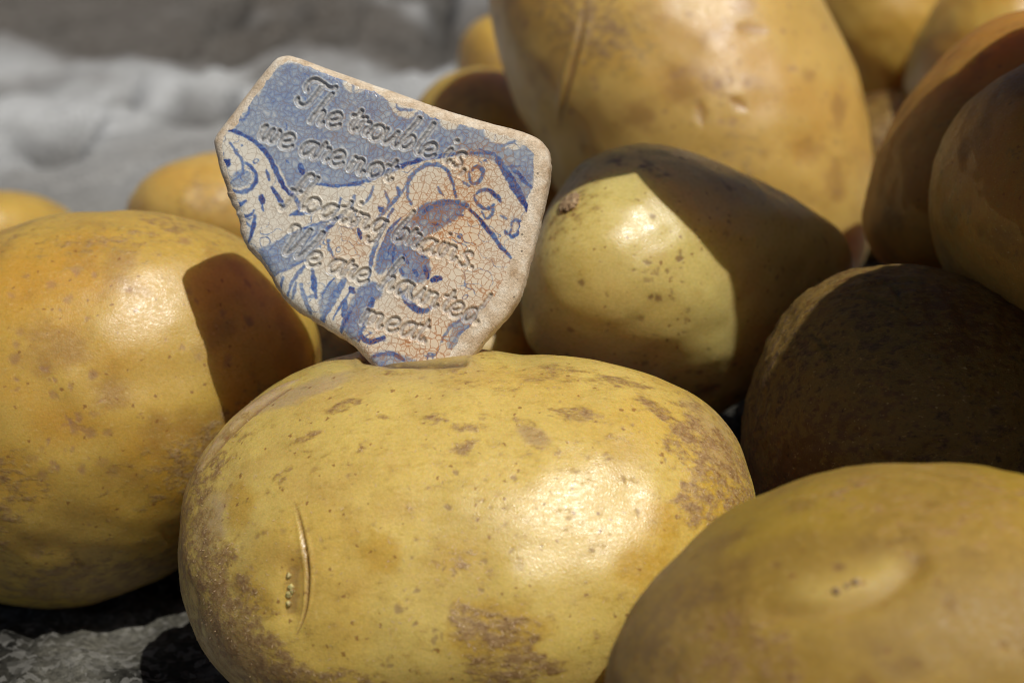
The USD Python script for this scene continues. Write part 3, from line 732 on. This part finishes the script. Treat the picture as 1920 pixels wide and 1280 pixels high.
h = -(RND - np.sqrt(np.maximum(RND ** 2 - (RND - e) ** 2, 0))) * .75
h += (meshkit.fbm(np.c_[XY * 90, XY[:, :1] * 0], 2, 4) - .5) * .0004

# --- stamped lettering: single-stroke script, x-height 1
GL = {
    'a': [[(.40, .80), (.12, 1.0), (-.28, .78), (-.42, .30), (-.22, .0), (.10, .18), (.38, .78)], [(.44, .95), (.34, .25), (.46, .0), (.66, .16)]],
    'e': [[(-.34, .42), (.08, .48), (.32, .74), (.14, 1.0), (-.20, .84), (-.40, .38), (-.20, .02), (.14, .04), (.42, .28)]],
    'o': [[(.02, 1.0), (-.32, .78), (-.40, .32), (-.14, .0), (.26, .18), (.40, .66), (.18, .98), (.02, 1.0)]],
    'r': [[(-.30, .70), (-.14, 1.08), (-.08, .86), (.24, .84), (.12, .30), (.24, .0), (.44, .14)], [(-.22, .9), (-.36, .1)]],
    't': [[(.10, 1.45), (-.04, .8), (-.12, .2), (.06, .0), (.28, .2)], [(-.30, .98), (.32, 1.02)]],
    'h': [[(.30, 2.35), (.02, 1.5), (-.36, .0)], [(-.30, .3), (.0, .88), (.26, .92), (.22, .4), (.28, .02), (.52, .2)]],
    'u': [[(-.52, .95), (-.56, .35), (-.38, .02), (-.05, .30), (.22, .95)], [(.24, .95), (.20, .25), (.36, .0), (.58, .2)]],
    'b': [[(.12, 2.35), (-.14, 1.4), (-.40, .25), (-.16, .0), (.22, .22), (.38, .7), (.16, 1.0), (-.16, .72), (-.28, .4)]],
    'l': [[(.20, 2.35), (.02, 1.5), (-.18, .3), (-.04, .0), (.20, .18)]],
    'i': [[(.04, .95), (-.10, .3), (.04, .0), (.24, .2)], [(.18, 1.62), (.20, 1.62)]],
    's': [[(.30, .86), (.08, 1.02), (-.16, .80), (.10, .50), (.24, .22), (.02, .0), (-.28, .14)]],
    'n': [[(-.46, .92), (-.42, .5), (-.56, .02)], [(-.50, .30), (-.16, .90), (.10, .86), (.06, .36), (.16, .0), (.40, .2)]],
    'm': [[(-.80, .92), (-.76, .5), (-.88, .02)], [(-.84, .30), (-.52, .92), (-.28, .84), (-.40, .05)], [(-.38, .3), (-.02, .92), (.22, .84), (.16, .30), (.28, .0), (.5, .2)]],
    'w': [[(-.62, .80), (-.46, .98), (-.56, .3), (-.34, .02), (-.02, .5), (.06, .92), (.0, .3), (.20, .02), (.50, .45), (.50, .95)]],
    'f': [[(.62, 2.10), (.52, 2.36), (.30, 2.2), (.0, 1.1), (-.34, -.30), (-.52, -.62), (-.70, -.42)], [(-.34, .92), (.24, .98)]],
    'g': [[(.38, .80), (.10, 1.0), (-.28, .74), (-.38, .30), (-.16, .06), (.14, .24), (.38, .80)], [(.42, .95), (.28, -.1), (.06, -.72), (-.26, -.78), (-.40, -.5)]],
    'd': [[(.36, .80), (.10, 1.0), (-.28, .74), (-.40, .30), (-.18, .0), (.14, .20), (.38, .80)], [(.76, 2.25), (.44, 1.0), (.34, .25), (.46, .0), (.66, .18)]],
    'T': [[(-.86, 1.30), (-.96, 1.75), (-.60, 2.20), (.0, 2.10), (.62, 1.95), (.98, 2.10)], [(.18, 2.08), (-.16, 1.0), (-.52, .25), (-1.0, .22), (-1.2, .52)]],
    'W': [[(-1.1, 1.6), (-.98, 2.1), (-.66, 2.05), (-.72, 1.2), (-.86, .0), (-.56, .2), (-.02, 1.5), (.18, 2.1)], [(.16, 2.05), (.02, 1.0), (.0, .02), (.34, .35), (.86, 1.5), (1.05, 2.2)]],
    ',': [[(.0, .08), (.04, .06)], [(.04, .0), (-.10, -.36)]],
    '.': [[(.0, .06), (.03, .06)]],
}
XH, ROT, SLANT = 27.5, math.radians(17.6), .10
e1, e2 = np.array([math.cos(ROT), math.sin(ROT)]), np.array([math.sin(ROT), -math.cos(ROT)])
TEXT = [  # glyph, pixel position of the middle of its x-height
    ('T', 588, 196), ('h', 596, 219), ('e', 627, 225), ('t', 665, 232), ('r', 684, 239), ('o', 707, 250), ('u', 735, 259), ('b', 764, 267), ('l', 789, 276), ('e', 805, 282), ('i', 840, 292), ('s', 860, 300), (',', 874, 308),
    ('w', 506, 254), ('e', 538, 265), ('a', 579, 280), ('r', 608, 287), ('e', 633, 297), ('n', 674, 311), ('o', 704, 320), ('t', 730, 326),
    ('f', 552, 370), ('l', 571, 378), ('o', 586, 386), ('a', 617, 397), ('t', 645, 403), ('i', 660, 408), ('n', 683, 415), ('g', 710, 424), ('b', 752, 441), ('r', 777, 448), ('a', 802, 461), ('i', 826, 467), ('n', 847, 473), ('s', 872, 486), ('.', 888, 490),
    ('W', 561, 470), ('e', 589, 486), ('a', 630, 500), ('r', 657, 507), ('e', 680, 517), ('h', 727, 529), ('a', 756, 541), ('u', 784, 552), ('n', 812, 562), ('t', 838, 570), ('e', 856, 580), ('d', 882, 590),
    ('m', 706, 600), ('e', 736, 609), ('a', 765, 618), ('t', 790, 625), ('.', 801, 629),
]
groove = np.full(len(G), 1e9)
for ch, u, v in TEXT:
    sc = XH * (1.0 if ch not in 'TWhblfdg' else .96)
    for st in GL[ch]:
        q = spline(st, 5)
        q = np.stack([q[:, 0] * 1.0 + (q[:, 1] - .5) * SLANT, q[:, 1] - .5], -1) * sc
        line = np.array([u, v]) + q[:, :1] * e1 + q[:, 1:] * e2
        d, _ = near_poly(G, line, 16)
        groove = np.minimum(groove, d)
cut = sstep(5.4, 1.2, groove + (meshkit.fbm(np.c_[G / 5, G[:, :1] * 0], 2, 8) - .5) * 1.4)
rim = np.exp(-((groove - 6.6) / 1.6) ** 2)
h += -.00029 * cut + .00005 * rim + cut * (meshkit.fbm(np.c_[G / 5, G[:, :1] * 0], 2, 18) - .5) * .0002

# --- the blue print on the glaze
blue = np.zeros(len(G))
nz = meshkit.fbm(np.c_[G / 30, G[:, :1] * 0], 3, 31)
nf = meshkit.fbm(np.c_[G / 7, G[:, :1] * 0], 2, 33)
Gw = G + (np.stack([meshkit.fbm(np.c_[G / 9, G[:, :1] * 0], 2, s) for s in (35, 36)], -1) - .5) * 5


def area(pts, val, soft=0):
    global blue
    q = np.asarray(pts, float)
    for _ in range(2):
        nx = np.roll(q, -1, 0)
        q = np.stack([.75 * q + .25 * nx, .25 * q + .75 * nx], 1).reshape(-1, 2)
    P = make_valid(Polygon(q))
    inside = contains_xy(P, Gw[:, 0], Gw[:, 1])
    d, _ = near_poly(Gw, np.vstack([q, q[:1]]), 4)
    w = sstep(-3, 3, np.where(inside, np.minimum(d, 9), -np.minimum(d, 9)))
    if val == 0:
        blue = blue * (1 - w)
    else:
        blue = np.maximum(blue, w * val * (.74 + .5 * nz))


def stroke(pts, w, val):
    global blue
    d, t = near_poly(Gw, spline(pts), w + 4)
    ww = w * .5 * (.55 + .45 * np.sin(np.pi * np.clip(t, .08, .92)))
    blue = np.maximum(blue, sstep(ww + 1.8, ww - 1.5, d) * val * (.62 + .6 * nz))


area([(430, 244), (470, 190), (505, 138), (545, 108), (700, 165), (860, 222), (985, 258), (1010, 290), (990, 392), (955, 335), (930, 300), (880, 290), (800, 298), (740, 322), (690, 342), (620, 347), (590, 345), (556, 372), (540, 350), (525, 315), (500, 280), (470, 258)], .47)
for pale in ([(722, 172), (792, 200), (768, 226), (738, 214)], [(902, 236), (988, 262), (972, 282), (940, 276), (914, 262)], [(640, 150), (690, 166), (670, 178), (648, 168)], [(440, 220), (462, 186), (470, 200), (456, 222)], [(820, 212), (868, 226), (850, 246), (826, 238)], [(478, 168), (490, 152), (486, 185)]):
    area(pale, 0)
area([(472, 470), (508, 458), (535, 440), (600, 415), (625, 424), (592, 472), (562, 494), (508, 522)], .46)
area([(655, 560), (640, 622), (668, 646), (692, 604), (700, 560), (716, 560), (728, 486), (772, 402), (800, 372), (884, 385), (842, 422), (794, 446), (764, 486), (724, 540), (690, 520)], .56)
area([(884, 386), (866, 372), (815, 380), (775, 402), (738, 424), (712, 460), (700, 505), (714, 520), (748, 470), (792, 440), (842, 420)], .58)
area([(745, 470), (800, 468), (812, 520), (780, 535), (748, 520)], .55)
area([(640, 440), (668, 420), (700, 440), (684, 500), (660, 500)], 0)
area([(598, 540), (640, 520), (622, 572), (596, 600)], .42)
area([(862, 588), (935, 560), (905, 620), (868, 650), (832, 655), (846, 620)], .40)
area([(688, 660), (760, 662), (800, 690), (700, 690)], .42)
area([(440, 318), (470, 318), (474, 345), (448, 355), (430, 345)], .40)
for pts, w, val in [
    ([(430, 244), (470, 260), (502, 290), (522, 330), (548, 366)], 10, 1.0), ([(590, 343), (630, 348), (680, 341), (720, 323), (780, 302), (850, 289), (925, 288)], 9, .85), ([(562, 310), (568, 326)], 13, 1.0),
    ([(456, 306), (472, 314), (479, 338), (464, 358), (442, 360), (427, 352)], 8, .85), ([(430, 268), (446, 288), (455, 310), (452, 326), (438, 336), (432, 342)], 6, .75), ([(422, 302), (428, 308)], 16, 1.0), ([(412, 290), (418, 287)], 8, .8),
    ([(438, 378), (448, 384), (460, 378)], 8, .9), ([(490, 368), (491, 378)], 14, 1.0), ([(492, 384), (493, 396)], 5, .7), ([(510, 352), (520, 366), (532, 386)], 9, .85), ([(456, 402), (466, 404), (476, 396)], 7, .85), ([(478, 404), (474, 428), (464, 452)], 8, .9), ([(461, 416), (470, 424)], 6, .7),
    ([(482, 178), (484, 196), (470, 208), (455, 215)], 6, .6), ([(463, 192), (467, 206), (460, 222), (446, 226)], 6, .75), ([(446, 205), (447, 222)], 5, .6),
    ([(770, 382), (764, 352), (776, 324), (802, 310), (830, 313), (846, 336), (855, 368)], 8, .72), ([(795, 398), (832, 380), (876, 386)], 12, .8), ([(815, 384), (862, 376)], 8, .8),
    ([(880, 393), (906, 420), (930, 450), (958, 484)], 9, .95), ([(934, 300), (954, 330), (970, 358), (990, 392)], 17, 1.0), ([(962, 316), (980, 336), (996, 352)], 10, .85), ([(900, 280), (925, 290), (945, 306)], 7, .85),
    ([(895, 362), (908, 356), (924, 362), (938, 378)], 9, .85), ([(890, 366), (898, 384), (912, 392), (926, 384)], 7, .75), ([(905, 398), (914, 408), (924, 398), (916, 388)], 6, .7), ([(960, 424), (964, 412), (974, 416), (972, 436), (960, 444), (958, 430)], 7, .85), ([(940, 404), (950, 410)], 6, .6),
    ([(880, 322), (892, 344), (905, 324), (898, 312), (886, 318)], 8, .8), ([(868, 340), (880, 348)], 6, .7),
    ([(904, 246), (914, 264), (936, 274), (966, 264), (990, 258)], 6, .6), ([(742, 184), (750, 204), (788, 200)], 6, .6), ([(716, 176), (722, 208)], 5, .55), ([(660, 158), (666, 190), (662, 214)], 6, .55), ([(818, 222), (836, 214)], 10, .85), ([(780, 214), (800, 208), (822, 216)], 10, .6), ([(862, 222), (866, 250)], 8, .55),
    ([(505, 468), (540, 442), (600, 418), (640, 408)], 6, .65), ([(640, 404), (618, 424), (606, 438)], 8, .85), ([(545, 402), (580, 400)], 6, .7), ([(546, 360), (560, 392), (552, 400)], 8, .85),
    ([(572, 498), (550, 526), (538, 556)], 7, .7), ([(586, 506), (588, 530), (592, 556)], 11, .85), ([(564, 534), (572, 562), (582, 586)], 9, .6), ([(512, 516), (540, 502), (574, 486)], 7, .7), ([(530, 520), (524, 540)], 7, .65), ([(556, 530), (548, 560)], 6, .6), ([(575, 558), (592, 554)], 6, .6),
    ([(646, 524), (624, 560), (602, 602)], 15, .62), ([(668, 560), (648, 600), (636, 628)], 10, .75), ([(648, 566), (644, 590)], 12, .85), ([(658, 540), (662, 546)], 13, 1.0), ([(690, 580), (700, 560)], 12, .9),
    ([(560, 470), (575, 450), (600, 436)], 5, .7), ([(536, 486), (552, 476), (566, 480)], 5, .7), ([(602, 560), (612, 540), (626, 522)], 5, .75), ([(624, 600), (640, 570), (656, 548)], 5, .8), ([(640, 618), (660, 580), (676, 556)], 6, .85), ([(672, 640), (682, 606), (694, 574)], 6, .85), ([(726, 480), (742, 446), (768, 416)], 6, .8), ([(712, 470), (728, 436), (752, 408)], 5, .75), ([(742, 510), (738, 470), (756, 440)], 6, .85), ([(640, 372), (632, 394), (622, 404)], 6, .7), ([(664, 366), (658, 390)], 6, .7), ([(820, 352), (830, 366)], 6, .7), ([(720, 360), (728, 376), (724, 392)], 6, .65), ([(850, 400), (868, 404)], 6, .8), ([(946, 432), (952, 440)], 6, .8), ([(432, 360), (440, 368)], 6, .8), ([(500, 320), (506, 336)], 7, .8), ([(536, 300), (540, 306)], 6, .9), ([(622, 296), (626, 300)], 6, .8),
    ([(616, 450), (618, 470), (630, 486)], 6, .7), ([(736, 392), (712, 440), (698, 480), (692, 530)], 8, .7), ([(762, 346), (738, 378), (716, 402), (700, 420)], 7, .65), ([(672, 430), (676, 446)], 9, .95), ([(712, 388), (718, 396)], 10, .95), ([(700, 350), (690, 372), (680, 384)], 6, .6), ([(746, 352), (748, 366)], 8, .8),
    ([(752, 545), (764, 566), (786, 582), (808, 576)], 12, .85), ([(812, 526), (824, 522)], 13, 1.0), ([(758, 478), (764, 492)], 10, .95), ([(776, 506), (782, 516)], 10, .95), ([(796, 500), (802, 522)], 10, .9), ([(752, 506), (756, 516)], 9, .9), ([(790, 478), (796, 482)], 9, .9), ([(858, 444), (864, 446)], 7, .8), ([(812, 420), (822, 422)], 9, 1.0), ([(838, 410), (844, 416)], 8, .8),
    ([(676, 622), (686, 638), (704, 638), (720, 632)], 11, .9), ([(700, 668), (728, 662), (752, 672)], 9, .8), ([(740, 664), (756, 674)], 10, .95), ([(828, 640), (846, 612), (872, 596)], 7, .65), ([(842, 650), (864, 622), (892, 604)], 7, .65), ([(893, 596), (920, 600)], 8, .75), ([(866, 634), (872, 638)], 7, .8),
]:
    stroke(pts, w, val)
line_n = np.abs(meshkit.fbm(np.c_[G / 26, G[:, :1] * 0], 2, 81) - .5)
line_m = sstep(.46, .56, meshkit.fbm(np.c_[G / 55, G[:, :1] * 0], 2, 83)) * sstep(.35, .1, blue)
blue = np.maximum(blue, sstep(.022, .006, line_n) * line_m * .62)
line_n = np.abs(meshkit.fbm(np.c_[G / 40, G[:, :1] * 0], 2, 85) - .5)
blue = np.where(blue > .25, np.maximum(blue, sstep(.018, .004, line_n) * sstep(.45, .6, meshkit.fbm(np.c_[G / 60, G[:, :1] * 0], 2, 87)) * .66), blue)
stain = np.zeros(len(G))
for cx, cy, r, a in ((850, 430, 150, .95), (800, 650, 110, .9), (910, 560, 130, .8), (880, 330, 90, .8), (655, 465, 50, .75), (700, 640, 90, .6), (720, 250, 130, .35), (560, 380, 120, .12)):
    stain = np.maximum(stain, a * np.exp(-((G[:, 0] - cx) ** 2 + (G[:, 1] - cy) ** 2) / (r * r)))
stain = np.clip(stain * (.65 + .7 * meshkit.fbm(np.c_[G / 40, G[:, :1] * 0], 3, 61)) + .05, 0, 1)
blue = blue * (1 - .35 * cut) * (1 - .45 * rim) + .05 * (nf - .5)
blue = np.clip(blue, 0, 1)

front = (SH_C + XY[:, :1] * NX + XY[:, 1:] * NY + h[:, None] * NN)
ng = NG * NA
xs = thing('pottery_shard', 'blue and white crazed pottery shard stamped with words, stuck upright in a potato', 'pottery shard', loc=to_world(SH_C))
sl = to_world(SH_C)
fg = grid_faces(NG, NA, wrap=True)
tri = trimesh.Trimesh(front[:ng], fg, process=False)
flip = (tri.face_normals[::50] @ NN).mean() < 0
fg = fg[:, ::-1] if flip else fg
capc = front[:NA].mean(0)
gv = np.vstack([front[:ng], capc])
j = np.arange(NA)
cap = np.stack([np.full(NA, ng), (j + 1) % NA, j], -1)
cap = cap if flip else cap[:, ::-1]
cap = cap[:, ::-1]
gv_n = trimesh.Trimesh(gv, cap, process=False).face_normals.mean(0) @ NN
cap = cap if gv_n > 0 else cap[:, ::-1]
app = lambda a: np.r_[a[:ng], a[0]]
put('glazed_face', to_world(gv), np.vstack([fg, cap]), M_GLAZE, xs, sl, floats={'blue': app(blue), 'stain': app(stain), 'groove': app(cut * .6)})
# clay body: the worn rim, the side and the back
rows = [front[ng - NA:ng]] + [front[ng + k * NA: ng + (k + 1) * NA] for k in range(NB)]
bx = XY[-NA:]
inward = -(face_xy(cen[None] + dirv * (Rb + 1)[:, None]) - face_xy(cen[None] + dirv * Rb[:, None]))
inward /= np.linalg.norm(inward, axis=1, keepdims=True)
hb = h[-NA:]
side_n = (meshkit.fbm(np.c_[B / 10, np.zeros(NA)], 3, 71) - .5)
for t_, ins in ((.25, -.0001), (.45, .0), (.65, .0002), (.82, .0007), (.94, .0016), (1.0, .0030)):
    q = bx + inward * (ins + side_n[:, None] * .0003 * (1 - t_))
    rows.append(SH_C + q[:, :1] * NX + q[:, 1:] * NY + (hb * (1 - t_) - THICK * t_)[:, None] * NN)
last = rows[-1]
mid = last.mean(0)
for t_ in (.3, .6, .9):
    rows.append(last * (1 - t_) + mid * t_)
bv = np.vstack(rows + [mid[None]])
nr = len(rows)
fb = grid_faces(nr, NA, wrap=True)
fb = np.vstack([fb, np.stack([np.full(NA, nr * NA), (nr - 1) * NA + (j + 1) % NA, (nr - 1) * NA + j], -1)[:, ::-1]])
fb = fb[:, ::-1] if flip else fb
put('clay_body', to_world(bv), fb, M_CLAY, xs, sl)

for key, p in REPORT:
    print(key, 'min z %.4f' % p.v[:, 2].min(), 'size', np.round(np.ptp(p.v, axis=0), 3))
